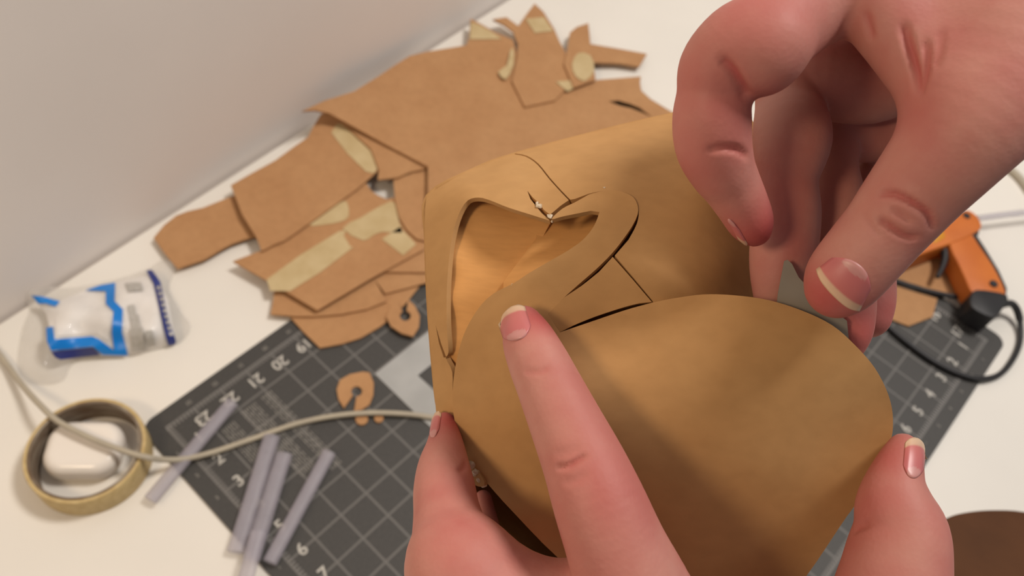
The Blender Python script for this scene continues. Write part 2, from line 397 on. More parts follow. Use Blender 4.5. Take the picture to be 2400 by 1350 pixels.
# the big taped pattern: one thing with its petals and tabs
hA = tps([(709, 262, 0.050), (760, 250, 0.036), (830, 216, 0.034), (885, 182, 0.030), (960, 132, 0.026), (1003, 390, 0.0225), (900, 335, 0.0225), (1093, 106, 0.016), (1200, 250, 0.020), (1400, 250, 0.012), (1103, 44, 0.017), (1554, 249, 0.009), (1450, 130, 0.006), (1502, 180, 0.007), (1253, 8, 0.008), (1300, 450, 0.020), (1600, 400, 0.012), (800, 290, 0.027)])
pat = empty('cardboard_pattern', TP(1150, 260, 0.02), 'large cardboard sheet with taped-on petals and tabs leaning against the wall', 'cardboard sheet')
slit = [(1425, 237), (1450, 235), (1478, 243), (1500, 252), (1530, 276), (1505, 264), (1480, 254), (1450, 247)]
scrap([(709, 260), (760, 236), (830, 214), (885, 180), (925, 153), (960, 131), (1000, 121), (1093, 106), (1100, 88), (1103, 44), (1120, 52), (1160, 75), (1202, 93), (1216, 140), (1260, 240), (1400, 187), (1502, 179), (1500, 195), (1503, 212), (1525, 232), (1556, 251), (1640, 300), (1640, 470), (1003, 520),
       (1003, 390), (950, 362), (900, 336), (830, 297), (772, 265), (740, 258)], 0, None, name='sheet', hfun=hA, parent=pat, holes=[slit])
hB = lambda x, y: hA(x, y)+0.0028
scrap([(1155, 45), (1187, 40), (1215, 61), (1232, 36), (1253, 8), (1274, 28), (1299, 68), (1312, 98), (1325, 122), (1345, 190), (1300, 235), (1230, 250), (1200, 190), (1212, 138), (1214, 103), (1203, 74), (1180, 57)], 0, None, name='petal', hfun=hB, parent=pat)
scrap([(1336, 76), (1352, 63), (1379, 54), (1384, 103), (1390, 150), (1396, 186), (1345, 205), (1322, 150), (1330, 112)], 0, None, name='tab', hfun=lambda x, y: hA(x, y)+0.0056, parent=pat)
scrap([(1384, 103), (1450, 114), (1516, 126), (1498, 156), (1450, 148), (1396, 146), (1370, 150)], 0, None, name='tab', hfun=hB, parent=pat)
for p, k in (([(1104, 52), (1122, 58), (1150, 73), (1176, 91), (1101, 92)], 0), ([(1203, 112), (1204, 150), (1185, 186), (1168, 168), (1188, 153), (1195, 122)], 0.0029), ([(1232, 44), (1274, 40), (1296, 72), (1254, 77)], 0.0029),
             ([(1355, 124), (1384, 130), (1393, 165), (1370, 190), (1348, 176), (1341, 150)], 0.0057), ([(1303, 191), (1362, 186), (1346, 206), (1330, 214)], 0.0030), ([(1281, 200), (1268, 228), (1246, 250), (1236, 243), (1258, 215)], 0.0002)):
    tape_on(pat, p, 0, (lambda kk: (lambda x, y: hA(x, y)+kk+0.0003))(k))
# teardrop cut-outs with key-hole slots
def keyhole(outer, hole, r, slot):
    cx, cy = hole; sx, sy = slot; a0 = math.atan2(sy-cy, sx-cx); H = []
    for k in range(15):
        a = a0+0.35+(2*math.pi-0.7)*k/14; H.append((cx+r*math.cos(a), cy+r*0.92*math.sin(a)))
    return outer+H[::-1]
e1 = keyhole([(806, 956), (793, 935), (789, 912), (797, 890), (820, 877), (850, 871), (866, 873), (876, 897), (875, 925), (866, 948), (848, 960), (830, 963)], (836, 917), 13, (819, 958))
scrap(e1, 0.0042, 'teardrop cardboard cut-out with a keyhole slot, lying alone on the mat', 'teardrop eye cut-outs')
e2 = keyhole([(957, 702), (972, 716), (984, 740), (982, 766), (968, 788), (942, 781), (916, 764), (905, 742), (914, 724), (930, 708)], (950, 740), 13, (945, 703))
scrap(e2, 0.0080, 'teardrop cardboard cut-out with a keyhole slot, tucked beside the pile', 'teardrop eye cut-outs')
for q, lb in (((848, 982), 'round cardboard crumb under the cable, the larger of two'), ((888, 980), 'tiny round cardboard crumb under the cable')):
    rr = 15 if q[0] < 860 else 11
    scrap([(q[0]+rr*math.cos(a), q[1]+rr*0.9*math.sin(a)) for a in np.arange(10)*0.628], 0.0042, lb, name='cardboard_crumb')
# grey paper strip crossing on the mat
pp = panel('paper_sheet', [(879, 876), (1005, 776), (1110, 690), (1165, 740), (1060, 815), (979, 880), (1010, 908), (1110, 1000), (1070, 1060), (1006, 997), (974, 969)], lambda x, y: TP(x, y, 0.0030), 0.0004, M['paper'], None, 40, smooth=False)
tag(pp, 'grey white paper offcut with an L shape on the cutting mat', 'paper')
# scraps to the right, below the glue gun
scrap([(2060, 640), (2140, 575), (2210, 545), (2262, 600), (2290, 680), (2215, 692), (2150, 668), (2090, 652)], 0.0048, 'cardboard scrap lying under the glue gun handle')
scrap([(2040, 655), (2095, 668), (2197, 700), (2186, 742), (2130, 764), (2080, 745), (2040, 720)], 0.0046, 'small six-sided cardboard scrap beside the glue gun cable')

# ------------------------------------------------------------------ tape roll, earbud case, cable
rc = TP(200, 1052, 0.024)
roll = empty('tape_roll', (rc[0], rc[1], 0), 'roll of beige masking tape lying flat on the desk', 'tape roll')
lathe('tape_winding', [(0.0404, 0.0), (0.0426, 0.0), (0.0432, 0.001), (0.0432, 0.023), (0.0426, 0.024), (0.0404, 0.024)], (rc[0], rc[1], 0.0002), M['tape_side'], roll)
lathe('cardboard_core', [(0.0384, 0.0), (0.0403, 0.0), (0.0403, 0.0242), (0.0384, 0.0242)], (rc[0], rc[1], 0.0002), M['core'], roll)
def rounded_box(name, loc, dims, rz, mat, bev, parent=None):
    bm = bmesh.new(); bmesh.ops.create_cube(bm, size=1.0, matrix=Matrix.Diagonal((*dims, 1)))
    vert = [e for e in bm.edges if abs(e.verts[0].co.z-e.verts[1].co.z) > 1e-6]
    bmesh.ops.bevel(bm, geom=vert, offset=bev, segments=10, profile=0.5, affect='EDGES')
    top = [e for e in bm.edges if abs(e.verts[0].co.z-e.verts[1].co.z) < 1e-6 and len(e.link_faces) == 2 and abs(e.link_faces[0].normal.z-e.link_faces[1].normal.z) > 0.5]
    bmesh.ops.bevel(bm, geom=top, offset=dims[2]*0.42, segments=8, profile=0.5, affect='EDGES')
    me = bpy.data.meshes.new(name); bm.to_mesh(me); bm.free(); me.materials.append(mat); me.polygons.foreach_set('use_smooth', [True]*len(me.polygons))
    o = bpy.data.objects.new(name, me); COL.objects.link(o); o.location = loc; o.rotation_euler = (0, 0, rz)
    return o
ac = TP(200, 1056, 0.0103)
case = empty('earbud_case', (ac[0], ac[1], 0), 'glossy white earbud case inside the tape roll', 'earbud case')
b1 = rounded_box('case_body', (ac[0], ac[1], 0.0103), (0.0560, 0.0445, 0.0205), 0.0, M['white'], 0.017); b1.rotation_euler.z = math.radians(12)
bpy_parent(b1, case)
cz = spline([(0, 832, .004), (-90, 690, .003), (0, 832, .004)], 2) if False else None
cab = spline([(-160, 600, .0026), (-80, 730, .0026), (0, 832, .004), (50, 900, .012), (95, 950, .0245), (140, 990, .0275), (220, 1030, .0275), (300, 1060, .0275), (345, 1072, .0265), (380, 1077, .018), (430, 1076, .009), (500, 1060, .0062), (600, 1026, .0048), (700, 992, .0048), (800, 973, .0062), (900, 968, .0062), (1010, 978, .0052), (1120, 1010, .0050), (1300, 1090, .005)], 5)
co = tube('charging_cable', np.array([TP(x, y, h) for x, y, h in cab]), 0.0023, M['cable'])
tag(co, 'pale grey round cable running over the tape roll and across the mat', 'cable')

# ------------------------------------------------------------------ hot glue sticks
def stick(a, b, h, label, r=0.0056):
    A = TP(a[0], a[1], h); B = TP(b[0], b[1], h); P = [A+(B-A)*k/10 for k in range(11)]
    o = tube('glue_stick', P, r, M['stick'], None, 16, 0.65); tag(o, label, 'glue stick', 'translucent glue sticks on the mat'); return o
stick((545, 942), (352, 1172), 0.0068, 'translucent glue stick lying alone across the corner of the mat')
stick((637, 1022), (552, 1294), 0.0066, 'translucent glue stick at the edge of the side-by-side bundle', 0.0066)
stick((666, 1064), (589, 1310), 0.0066, 'translucent glue stick of the bundle beside the lone slanting one', 0.0066)
stick((606, 1246), (556, 1430), 0.0140, 'translucent glue stick on top of the bundle, overhanging the mat', 0.0058)
stick((772, 1060), (632, 1318), 0.0068, 'translucent glue stick slanting alone next to the bundle')

# ------------------------------------------------------------------ plastic bag
bag_out = [(18, 652), (40, 640), (85, 662), (150, 674), (230, 662), (300, 645), (345, 628), (380, 608), (408, 598), (416, 625), (404, 650), (398, 680), (425, 730), (448, 765), (420, 805), (350, 824), (290, 838), (200, 842), (165, 860), (150, 890), (110, 902), (60, 888), (40, 850), (52, 770), (70, 720), (45, 690)]
bo = spline(bag_out, 3, True)
bc = TP(235, 750, 0)
bag = empty('plastic_bag', bc, 'clear plastic bag with a blue-bordered printed label on the desk', 'plastic bag')
def hbag(x, y, off=0.0):
    P = np.stack([np.asarray(x, float).ravel(), np.asarray(y, float).ravel()], 1); d = edge_dist(P, bo); ins = inside(P, bo)
    h = 0.024*(1-np.exp(-np.where(ins, d, 0)/38.0)) + 0.0022*np.sin(P[:, 0]/17.0+P[:, 1]/31.0)*np.minimum(d/30, 1) + 0.0018*np.sin(P[:, 1]/13.0-P[:, 0]/41.0)*np.minimum(d/30, 1)
    return (h+0.0012+off).reshape(np.shape(x))
panel('film', bo, lambda x, y: TP(x, y, hbag(x, y)), 0, M['film'], bag, 12, bstep=10)
panel('back_film', bo, lambda x, y: TP(x, y, 0.0008), 0, M['film'], bag, 40, bstep=20)
def bagpart(name, poly, mat, off, sm=0, par=None):
    return panel(name, spline(poly, sm, True) if sm else poly, lambda x, y: TP(x, y, hbag(x, y, off)), 0, M[mat], par or bag, 10, bstep=8)
lb = bagpart('label', [(78, 700), (110, 710), (145, 703), (200, 680), (270, 662), (345, 645), (358, 636), (395, 705), (412, 806), (300, 836), (200, 832), (140, 838), (122, 790), (108, 735)], 'label', -0.0016)
bagpart('blue_border', [(73, 692), (100, 695), (140, 706), (130, 718), (108, 711), (90, 712)], 'blue', 0.0007, par=lb)
bagpart('blue_border', [(108, 768), (124, 765), (128, 795), (215, 788), (232, 795), (268, 822), (262, 780), (266, 730), (248, 712), (248, 682), (200, 680), (235, 668), (270, 662), (268, 705), (288, 725), (286, 780), (300, 834), (240, 832), (218, 812), (120, 822), (110, 800)], 'blue', 0.0007, par=lb)
bagpart('navy_band', [(120, 824), (215, 814), (236, 832), (180, 838), (142, 843), (130, 838)], 'navy', 0.0009, par=lb)
bagpart('navy_strip', [(342, 634), (356, 632), (376, 660), (384, 700), (394, 745), (413, 800), (410, 808), (394, 810), (384, 770), (372, 715), (360, 665)], 'navy', 0.0008, par=lb)
for k in range(9):      # pale lettering on the strip, too small to read
    t = 0.08+k*0.1; x = 368+t*36; y = 664+t*135
    bagpart('lettering', [(x-4, y-4), (x+4, y-5), (x+6, y+3), (x-2, y+4)], 'label_grey', 0.0013, par=lb)
for (x0, y0, x1, y1) in ((298, 716, 314, 744), (303, 740, 324, 770), (303, 770, 334, 822), (338, 776, 358, 810), (292, 664, 330, 680)):
    bagpart('small_print', [(x0, y0), (x1, y0-3), (x1+6, y1), (x0+8, y1+3)], 'label_grey', 0.0007, par=lb)
bagpart('inner_pad', [(140, 712), (240, 690), (245, 720), (258, 740), (255, 800), (225, 782), (135, 788), (128, 750)], 'label', -0.0005)

# ------------------------------------------------------------------ glue gun
gg = empty('glue_gun', TP(2270, 610, 0), 'orange and black hot glue gun lying on its side', 'glue gun')
GH = 0.030
slab('gun_body', spline([(2297, 538), (2296, 514), (2280, 497), (2262, 492), (2235, 505), (2190, 530), (2130, 566), (2060, 612), (2072, 640), (2130, 608), (2190, 584), (2240, 566)], 3, True), GH, 0.024, M['orange'], gg, 0.004)
hd = slab('handle', spline([(2222, 548), (2245, 534), (2270, 538), (2300, 580), (2330, 625), (2352, 668), (2356, 690), (2325, 694), (2282, 688), (2262, 650), (2246, 615), (2232, 588)], 3, True), GH-0.001, 0.022, M['orange'], gg, 0.005)
slab('handle_cap', spline([(2278, 688), (2290, 678), (2330, 682), (2360, 690), (2362, 705), (2340, 738), (2325, 744), (2290, 728), (2274, 712)], 2, True), GH+0.0005, 0.024, M['black'], gg, 0.004)
slab('grip_strip', [(2272, 536), (2279, 536), (2310, 583), (2341, 634), (2360, 676), (2358, 692), (2350, 668), (2328, 626), (2299, 580)], GH-0.004, 0.014, M['black'], gg)
slab('rear_collar', [(2260, 541), (2294, 532), (2297, 545), (2285, 562), (2272, 556)], GH-0.002, 0.02, M['black'], gg, 0.002)
slab('nozzle_band', [(2180, 552), (2212, 536), (2218, 556), (2190, 572)], GH+0.0008, 0.02, M['gunyellow'], gg, 0.002)
tr = spline([(2188, 565, .02), (2206, 575, .02), (2214, 595, .02), (2211, 620, .019), (2197, 650, .018)], 4)
tube('trigger', np.array([TP(x, y, h) for x, y, h in tr]), np.linspace(0.006, 0.0022, len(tr)), M['black'], gg)
for q in ((2266, 505), (2330, 664)):
    pz = TP(q[0], q[1], GH+0.0006); lathe('screw', [(0.0002, 0.0), (0.004, 0.0), (0.004, -0.002), (0.0002, -0.002)], pz, M['black'], hd, 16)
gst = [TP(x, y, 0.018) for x, y in ((2290, 512), (2350, 504), (2440, 494))]
tube('glue_stick', gst, 0.0035, M['stick'], gg)
cb = spline([(2345, 715, .022), (2372, 712, .018), (2388, 740, .010), (2392, 790, .0035), (2378, 835, .0032), (2345, 876, .0032), (2300, 888, .0052), (2250, 877, .0055), (2190, 848, .0055), (2130, 806, .0055), (2085, 768, .0055), (2040, 720, .009), (1980, 650, .0055), (1900, 590, .0055)], 6)
cord = tube('power_cord', np.array([TP(x, y, h) for x, y, h in cb]), np.concatenate([np.full(14, 0.0036), np.full(len(cb)-14, 0.0027)]), M['black'], gg)
cb2 = spline([(2040, 640, .0088), (2090, 655, .0078), (2160, 678, .0078), (2230, 694, .0078), (2270, 700, .009), (2300, 706, .016)], 5)
tube('cord_loop', np.array([TP(x, y, h) for x, y, h in cb2]), 0.0026, M['black'], gg)
# grey cable at the far right and the cardboard with painted-in shade at the desk front
c3p = spline([(2345, 385, .003), (2372, 402, .003), (2395, 425, .003), (2430, 470, .003), (2520, 560, .003)], 5)
tag(tube('grey_cable', np.array([TP(x, y, h) for x, y, h in c3p]), 0.0045, M['cable']), 'thick grey cable on the desk beyond the glue gun', 'cable')
zd = tps([(2210, 1230, .52), (2300, 1195, .55), (2400, 1200, .56), (2600, 1350, .53), (2215, 1600, .44), (2500, 1600, .47), (2350, 1400, .48)])
dc = panel('cardboard_dome', spline([(2205, 1230), (2222, 1213), (2260, 1202), (2320, 1196), (2400, 1200), (2500, 1228), (2580, 1290), (2620, 1400), (2560, 1560), (2400, 1640), (2250, 1600), (2190, 1450), (2195, 1300)], 4, True), lambda x, y: WP(x, y, zd(x, y)), 0.003, M['shaded_card'], None, 25, bstep=18)
oc = panel('cardboard_offcut', spline([(2130, 1160), (2165, 1178), (2190, 1200), (2212, 1232), (2228, 1275), (2228, 1330), (2190, 1420), (2120, 1440), (2080, 1300)], 3, True), lambda x, y: WP(x, y, 0.40+0.0001*(x-2100)), 0.003, M['card'], None, 20, bstep=14)
tag(oc, 'curved light brown cardboard offcut half hidden behind the left thumb', 'cardboard scrap')
tag(dc, 'rounded cardboard piece, darkened by painted-in shade, propped up at the front of the desk', 'cardboard scrap')

# ------------------------------------------------------------------ the cardboard mask
FACE = tps([(1405, 500, 230), (1385, 540, 228), (1290, 610, 226), (1200, 665, 225), (1150, 692, 227), (1110, 740, 229), (1080, 800, 232), (1062, 900, 236), (1068, 1000, 237), (1105, 1085, 236), (1210, 1205, 232), (1300, 1300, 236), (1420, 1400, 242),
            (1490, 520, 228), (1440, 595, 223), (1325, 697, 219), (1283, 735, 218), (1310, 780, 217), (1420, 741, 217), (1530, 709, 216), (1650, 690, 212), (1800, 703, 206), (1880, 728, 205), (1950, 762, 204), (2050, 860, 206), (2092, 980, 213), (2030, 1150, 219), (1890, 1350, 234),
            (1480, 462, 231), (1440, 447, 233), (1380, 457, 235), (1230, 790, 220), (1200, 900, 221), (1300, 950, 213.5), (1450, 950, 211.5), (1600, 950, 209), (1750, 900, 206), (1900, 900, 206), (1300, 1100, 223), (1400, 1150, 221), (1600, 1200, 221), (1800, 1100, 214), (1950, 1050, 214), (1700, 1480, 246), (1500, 1350, 235)], 2e-3)
SHELL = tps([(1000, 455, 262), (1110, 395, 262), (1250, 345, 262), (1400, 306, 263), (1560, 268, 264), (1700, 240, 265), (1100, 435, 250), (1200, 420, 247), (1300, 400, 247), (1420, 400, 241), (1500, 380, 243), (1005, 560, 254), (1003, 700, 250), (1015, 850, 247), (1025, 960, 245), (1050, 660, 243), (1050, 800, 239),
             (1290, 505, 236), (1235, 470, 240), (1120, 465, 245), (1065, 530, 247), (1380, 457, 235), (1440, 447, 233), (1490, 520, 228), (1440, 595, 223), (1325, 697, 219), (1283, 735, 218), (1310, 780, 218), (1420, 741, 218), (1530, 709, 217.5), (1600, 450, 234), (1700, 420, 240), (1600, 600, 224), (1700, 620, 230), (1770, 690, 240), (1800, 600, 248), (1790, 450, 256), (1650, 720, 222), (1062, 870, 239), (1066, 990, 240)], 2e-3)
fm = lambda x, y: WP(x, y, FACE(x, y)/1000); sm_ = lambda x, y: WP(x, y, SHELL(x, y)/1000)
mk = empty('cardboard_mask', WP(1550, 850, 0.24), 'curved kraft cardboard animal mask with an almond eye hole, held in both hands', 'mask')
MT = 0.0016
eye_low = spline([(1405, 497), (1392, 530), (1365, 563), (1330, 588), (1290, 611), (1240, 640), (1205, 663), (1160, 686), (1130, 712), (1105, 748), (1085, 790), (1069, 850), (1061, 915), (1063, 970), (1076, 1030), (1105, 1085), (1150, 1142), (1210, 1208), (1300, 1300), (1420, 1400), (1560, 1478), (1700, 1500), (1800, 1455), (1890, 1350), (1985, 1210), (2035, 1145), (2083, 1048), (2093, 985), (2082, 925), (2050, 862), (2003, 808), (1950, 762), (1880, 728), (1800, 703), (1720, 692), (1650, 690), (1580, 699), (1530, 709)], 4)
face_poly = list(map(tuple, eye_low)) + list(map(tuple, spline([(1500, 717), (1465, 727), (1400, 749), (1350, 766), (1312, 779)], 3))) + [(1284, 736)] + \
    list(map(tuple, spline([(1322, 697), (1358, 665), (1398, 630), (1434, 594), (1464, 556), (1486, 522), (1496, 492), (1484, 462), (1450, 447), (1415, 447), (1380, 456)], 3))) + \
    list(map(tuple, spline([(1346, 475), (1318, 489), (1293, 513), (1320, 507), (1350, 501), (1385, 494)], 3)))
panel('face_panel', face_poly, fm, MT, M['mask'], mk, 13, bstep=9)
S1 = [(1200, 361), (1232, 367), (1260, 386), (1286, 418), (1311, 446), (1333, 469)]
brow = [(1000, 458), (1030, 438), (1070, 415), (1110, 395), (1150, 377), (1198, 361)] + list(map(tuple, spline(S1, 3)[1:])) + [(1314, 482), (1300, 494), (1289, 503), (1275, 492), (1262, 475), (1248, 462), (1236, 447), (1243, 466), (1256, 483), (1270, 500), (1284, 512)] + \
    list(map(tuple, spline([(1288, 517), (1250, 505), (1190, 486), (1150, 470), (1122, 463), (1096, 470), (1076, 500), (1062, 545), (1053, 600), (1047, 680), (1047, 760), (1051, 825), (1045, 840), (1060, 872), (1061, 930), (1067, 985), (1092, 1060), (1135, 1128), (1120, 1140), (1080, 1110), (1045, 1050)], 3))) + [(1022, 965), (1016, 900), (1011, 840), (1004, 740), (999, 640), (995, 560), (996, 490)]
panel('brow_panel', brow, sm_, MT, M['mask'], mk, 12, bstep=8, holes=[[(1021, 762), (1029, 805), (1040, 838), (1046, 838), (1034, 806)]])
crown = [(1202, 358), (1300, 331), (1400, 306), (1480, 287), (1560, 268), (1660, 246), (1740, 250), (1790, 320), (1815, 450), (1822, 600), (1800, 740), (1700, 770), (1534, 770), (1531, 706)] + [(1486, 652), (1441, 599)] + \
    list(map(tuple, spline([(1473, 562), (1492, 526), (1497, 494), (1484, 462), (1450, 447), (1415, 447), (1380, 454)], 3))) + [(1348, 466), (1337, 468)] + list(map(tuple, spline(S1, 3)[::-1][1:]+np.array([2.5, -2])))
panel('crown_panel', crown, sm_, MT, M['mask'], mk, 14, bstep=9)
wedge = [(1436, 602), (1482, 654), (1528, 708)] + list(map(tuple, spline([(1498, 711), (1462, 720), (1398, 741), (1346, 762), (1312, 779)], 3))) + [(1284, 736)] + list(map(tuple, spline([(1322, 697), (1364, 669), (1404, 637)], 3)))
panel('cheek_wedge', wedge, sm_, MT, M['mask'], mk, 12, bstep=8)
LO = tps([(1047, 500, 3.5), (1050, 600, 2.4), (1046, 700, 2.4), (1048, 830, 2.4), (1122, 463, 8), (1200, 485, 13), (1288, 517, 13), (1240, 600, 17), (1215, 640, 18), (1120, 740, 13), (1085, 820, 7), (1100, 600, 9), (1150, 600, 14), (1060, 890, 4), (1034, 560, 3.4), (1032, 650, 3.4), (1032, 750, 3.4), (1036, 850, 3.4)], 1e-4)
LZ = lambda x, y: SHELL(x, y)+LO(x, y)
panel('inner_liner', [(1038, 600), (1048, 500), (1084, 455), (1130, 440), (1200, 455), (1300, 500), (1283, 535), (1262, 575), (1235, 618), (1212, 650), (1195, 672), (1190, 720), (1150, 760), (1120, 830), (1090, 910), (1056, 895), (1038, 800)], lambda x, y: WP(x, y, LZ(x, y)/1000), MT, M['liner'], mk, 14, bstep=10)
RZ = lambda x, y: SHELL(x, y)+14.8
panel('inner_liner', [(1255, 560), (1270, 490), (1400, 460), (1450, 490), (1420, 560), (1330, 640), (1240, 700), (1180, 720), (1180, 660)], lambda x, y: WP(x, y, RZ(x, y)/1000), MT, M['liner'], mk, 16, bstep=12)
# hollow back of the mask: walls run back from the outer edge and close
rim = [(1150, 1235), (1095, 1140), (1062, 1040), (1030, 965), (1016, 850), (1005, 700), (1000, 560), (1003, 460), (1110, 399), (1200, 365), (1400, 311), (1560, 273), (1700, 252), (1790, 330), (1812, 480), (1800, 620), (1770, 740), (1830, 850), (1950, 930), (2010, 1000), (1980, 1090), (1890, 1210), (1800, 1310), (1680, 1400), (1560, 1410), (1420, 1390), (1270, 1330)]
R0 = spline(rim, 4, True); V = []; F = []; n = len(R0)
def rim_z(p): return float(SHELL(p[0], p[1]))+0.8 if p[1] < 745 or (p[0] < 1064 and p[1] < 1050) else float(FACE(p[0], p[1]))+(11.0 if p[0] < 1500 else 9.0)
for j in range(6):
    t = j/5.0; s = 1-0.55*t**1.6
    for p in R0:
        z0 = rim_z(p); q = np.array([1450, 780])+(p-np.array([1450, 780]))*s
        V.append(WP(q[0], q[1], (z0+62*math.sin(t*math.pi/2))/1000))
for j in range(5):
    for i in range(n): i2 = (i+1) % n; F.append((j*n+i, j*n+i2, (j+1)*n+i2, (j+1)*n+i))
F.append(tuple(5*n+i for i in range(n)))
bk = mesh_obj('back_shell', V, F, M['mask'], mk); md = bk.modifiers.new('thickness', 'SOLIDIFY'); md.thickness = MT; md.offset = 0
def blob(name, px, py, Z, r, mat, parent, seed=0):
    bm = bmesh.new(); bmesh.ops.create_icosphere(bm, subdivisions=3, radius=r); rg = random.Random(seed)
    ph = [rg.uniform(0, 6) for _ in range(3)]; c = WP(px, py, Z)
    for v in bm.verts:
        k = 1+0.25*math.sin(v.co.x/r*3+ph[0])+0.2*math.sin(v.co.y/r*4+ph[1])+0.15*math.sin(v.co.z/r*5+ph[2]); v.co = v.co*k*Vector((1, 1, .6))+Vector(c)
    me = bpy.data.meshes.new(name); bm.to_mesh(me); bm.free(); me.materials.append(mat); me.polygons.foreach_set('use_smooth', [True]*len(me.polygons))
    o = bpy.data.objects.new(name, me); COL.objects.link(o); bpy_parent(o, parent); o['label'] = 'pale dried hot glue'; return o
for i, (x, y, r) in enumerate(((1263, 482, .75), (1258, 477, .5), (1288, 507, .7), (1294, 519, .4))): blob('hot_glue', x, y, float(SHELL(x, y))/1000-0.0003, r/1000, M['glue'], mk, i)
for i, (x, y, r) in enumerate(((1110, 1088, 1.5), (1120, 1106, 1.4), (1128, 1122, 1.2), (1136, 1134, .9), (1200, 668, .35), (1398, 528, .4), (1416, 440, .3))): blob('hot_glue', x, y, float(FACE(x, y))/1000+0.0004, r/1000, M['glue'], mk, 9+i)

# grey strip pinched by thumb and middle finger
SZ = tps([(1845, 610, 207), (1822, 705, 209), (1900, 690, 207), (1990, 790, 209.5), (1960, 820, 210.5)])
st = panel('paper_strip', [(1838, 612), (1846, 609), (1856, 618), (1872, 650), (1900, 680), (1950, 725), (1985, 752), (1990, 800), (1960, 830), (1880, 800), (1818, 740), (1823, 690)], lambda x, y: WP(x, y, SZ(x, y)/1000), 0.0004, M['strip'], None, 14, bstep=10)
tag(st, 'small grey strip pinched between thumb and middle finger', 'strip')

# ------------------------------------------------------------------ hands: swept volumes blended into one skin
def cam_pt(px, py, Z): return np.array([(px-1200)/FPX*Z, (py-675)/FPX*Z, Z])     # mm, camera frame
def chain(pts, n=5):
    A = np.array([[*cam_pt(x, y, z), r*z/FPX] for x, y, z, r in pts]); return spline(A, n)
def build_sdf(chains, vox):
    allp = np.vstack([c for c, k in chains]); lo = (allp[:, :3]-allp[:, 3:]).min(0)-6; hi = (allp[:, :3]+allp[:, 3:]).max(0)+6
    dim = np.ceil((hi-lo)/vox).astype(int)+1; Fd = np.full(dim, 60.0, np.float32)
    ax = [lo[i]+vox*np.arange(dim[i], dtype=np.float32) for i in range(3)]
    for c, k in chains:
        D = np.full(dim, 60.0, np.float32); mlo = np.full(3, 10**6); mhi = np.zeros(3, int)
        for i in range(len(c)-1):
            a, b = c[i], c[i+1]; mr = max(a[3], b[3])+k+4
            s0 = np.maximum(np.floor((np.minimum(a[:3], b[:3])-mr-lo)/vox).astype(int), 0); s1 = np.minimum(np.ceil((np.maximum(a[:3], b[:3])+mr-lo)/vox).astype(int)+1, dim)
            mlo = np.minimum(mlo, s0); mhi = np.maximum(mhi, s1)
            X = ax[0][s0[0]:s1[0], None, None]; Y = ax[1][None, s0[1]:s1[1], None]; Zz = ax[2][None, None, s0[2]:s1[2]]
            ab = (b-a)[:3]; l2 = float(ab@ab)+1e-9
            t = np.clip(((X-a[0])*ab[0]+(Y-a[1])*ab[1]+(Zz-a[2])*ab[2])/l2, 0, 1)
            d = np.sqrt((X-a[0]-t*ab[0])**2+(Y-a[1]-t*ab[1])**2+(Zz-a[2]-t*ab[2])**2)-(a[3]+t*(b[3]-a[3]))
            sl = tuple(slice(s0[q], s1[q]) for q in range(3)); np.minimum(D[sl], d, out=D[sl])
        sl = tuple(slice(mlo[q], mhi[q]) for q in range(3)); A = Fd[sl]; B = D[sl]
        h = np.clip(0.5+0.5*(A-B)/k, 0, 1); Fd[sl] = B*h+A*(1-h)-k*h*(1-h)
    return Fd, lo, vox
def surface_nets(Fd, lo, vox):
    s = Fd < 0; nx, ny, nz = [d-1 for d in Fd.shape]
    cnt = np.zeros((nx, ny, nz), np.float32); acc = np.zeros((nx, ny, nz, 3), np.float32)
    C = [(i, j, k) for i in (0, 1) for j in (0, 1) for k in (0, 1)]
    g = lambda A, c: A[c[0]:c[0]+nx, c[1]:c[1]+ny, c[2]:c[2]+nz]
    for c0 in C:
        for a in range(3):
            if c0[a]: continue
            c1 = list(c0); c1[a] = 1
            m = g(s, c0) != g(s, c1)
            if not m.any(): continue
            f0 = g(Fd, c0)[m]; f1 = g(Fd, c1)[m]; t = f0/(f0-f1); p = np.tile(np.array(c0, np.float32), (len(t), 1)); p[:, a] += t
            acc[m] += p; cnt[m] += 1
    act = cnt > 0; idx = np.full(cnt.shape, -1, np.int64); idx[act] = np.arange(act.sum())
    ij = np.argwhere(act); V = (acc[act]/cnt[act][:, None]+ij)*vox+lo
    Fs = []
    for a in range(3):
        b, c = (a+1) % 3, (a+2) % 3
        sl0 = [slice(None)]*3; sl1 = [slice(None)]*3; sl0[a] = slice(0, -1); sl1[a] = slice(1, None)
        m = s[tuple(sl0)] != s[tuple(sl1)]; e = np.argwhere(m)
        ok = (e[:, b] > 0) & (e[:, c] > 0) & (e[:, b] < Fd.shape[b]-1) & (e[:, c] < Fd.shape[c]-1); e = e[ok]
        fl = s[tuple(sl0)][tuple(e.T)]
        q = []
        for db, dc in ((-1, -1), (0, -1), (0, 0), (-1, 0)):
            x = e.copy(); x[:, b] += db; x[:, c] += dc; q.append(idx[tuple(x.T)])
        Q = np.stack(q, 1); Q[~fl] = Q[~fl][:, ::-1]; Fs.append(Q)
    return V, np.vstack(Fs)
def smooth_mesh(V, F, it=3, lam=0.5):
    E = np.vstack([F[:, [0, 1]], F[:, [1, 2]], F[:, [2, 3]], F[:, [3, 0]]]); E = np.vstack([E, E[:, ::-1]]); deg = np.bincount(E[:, 0], minlength=len(V))[:, None]
    for i in range(it):
        for l in (lam, -lam*1.03):
            A = np.stack([np.bincount(E[:, 0], V[E[:, 1], q], len(V)) for q in range(3)], 1)/np.maximum(deg, 1); V = V+l*(A-V)
    return V
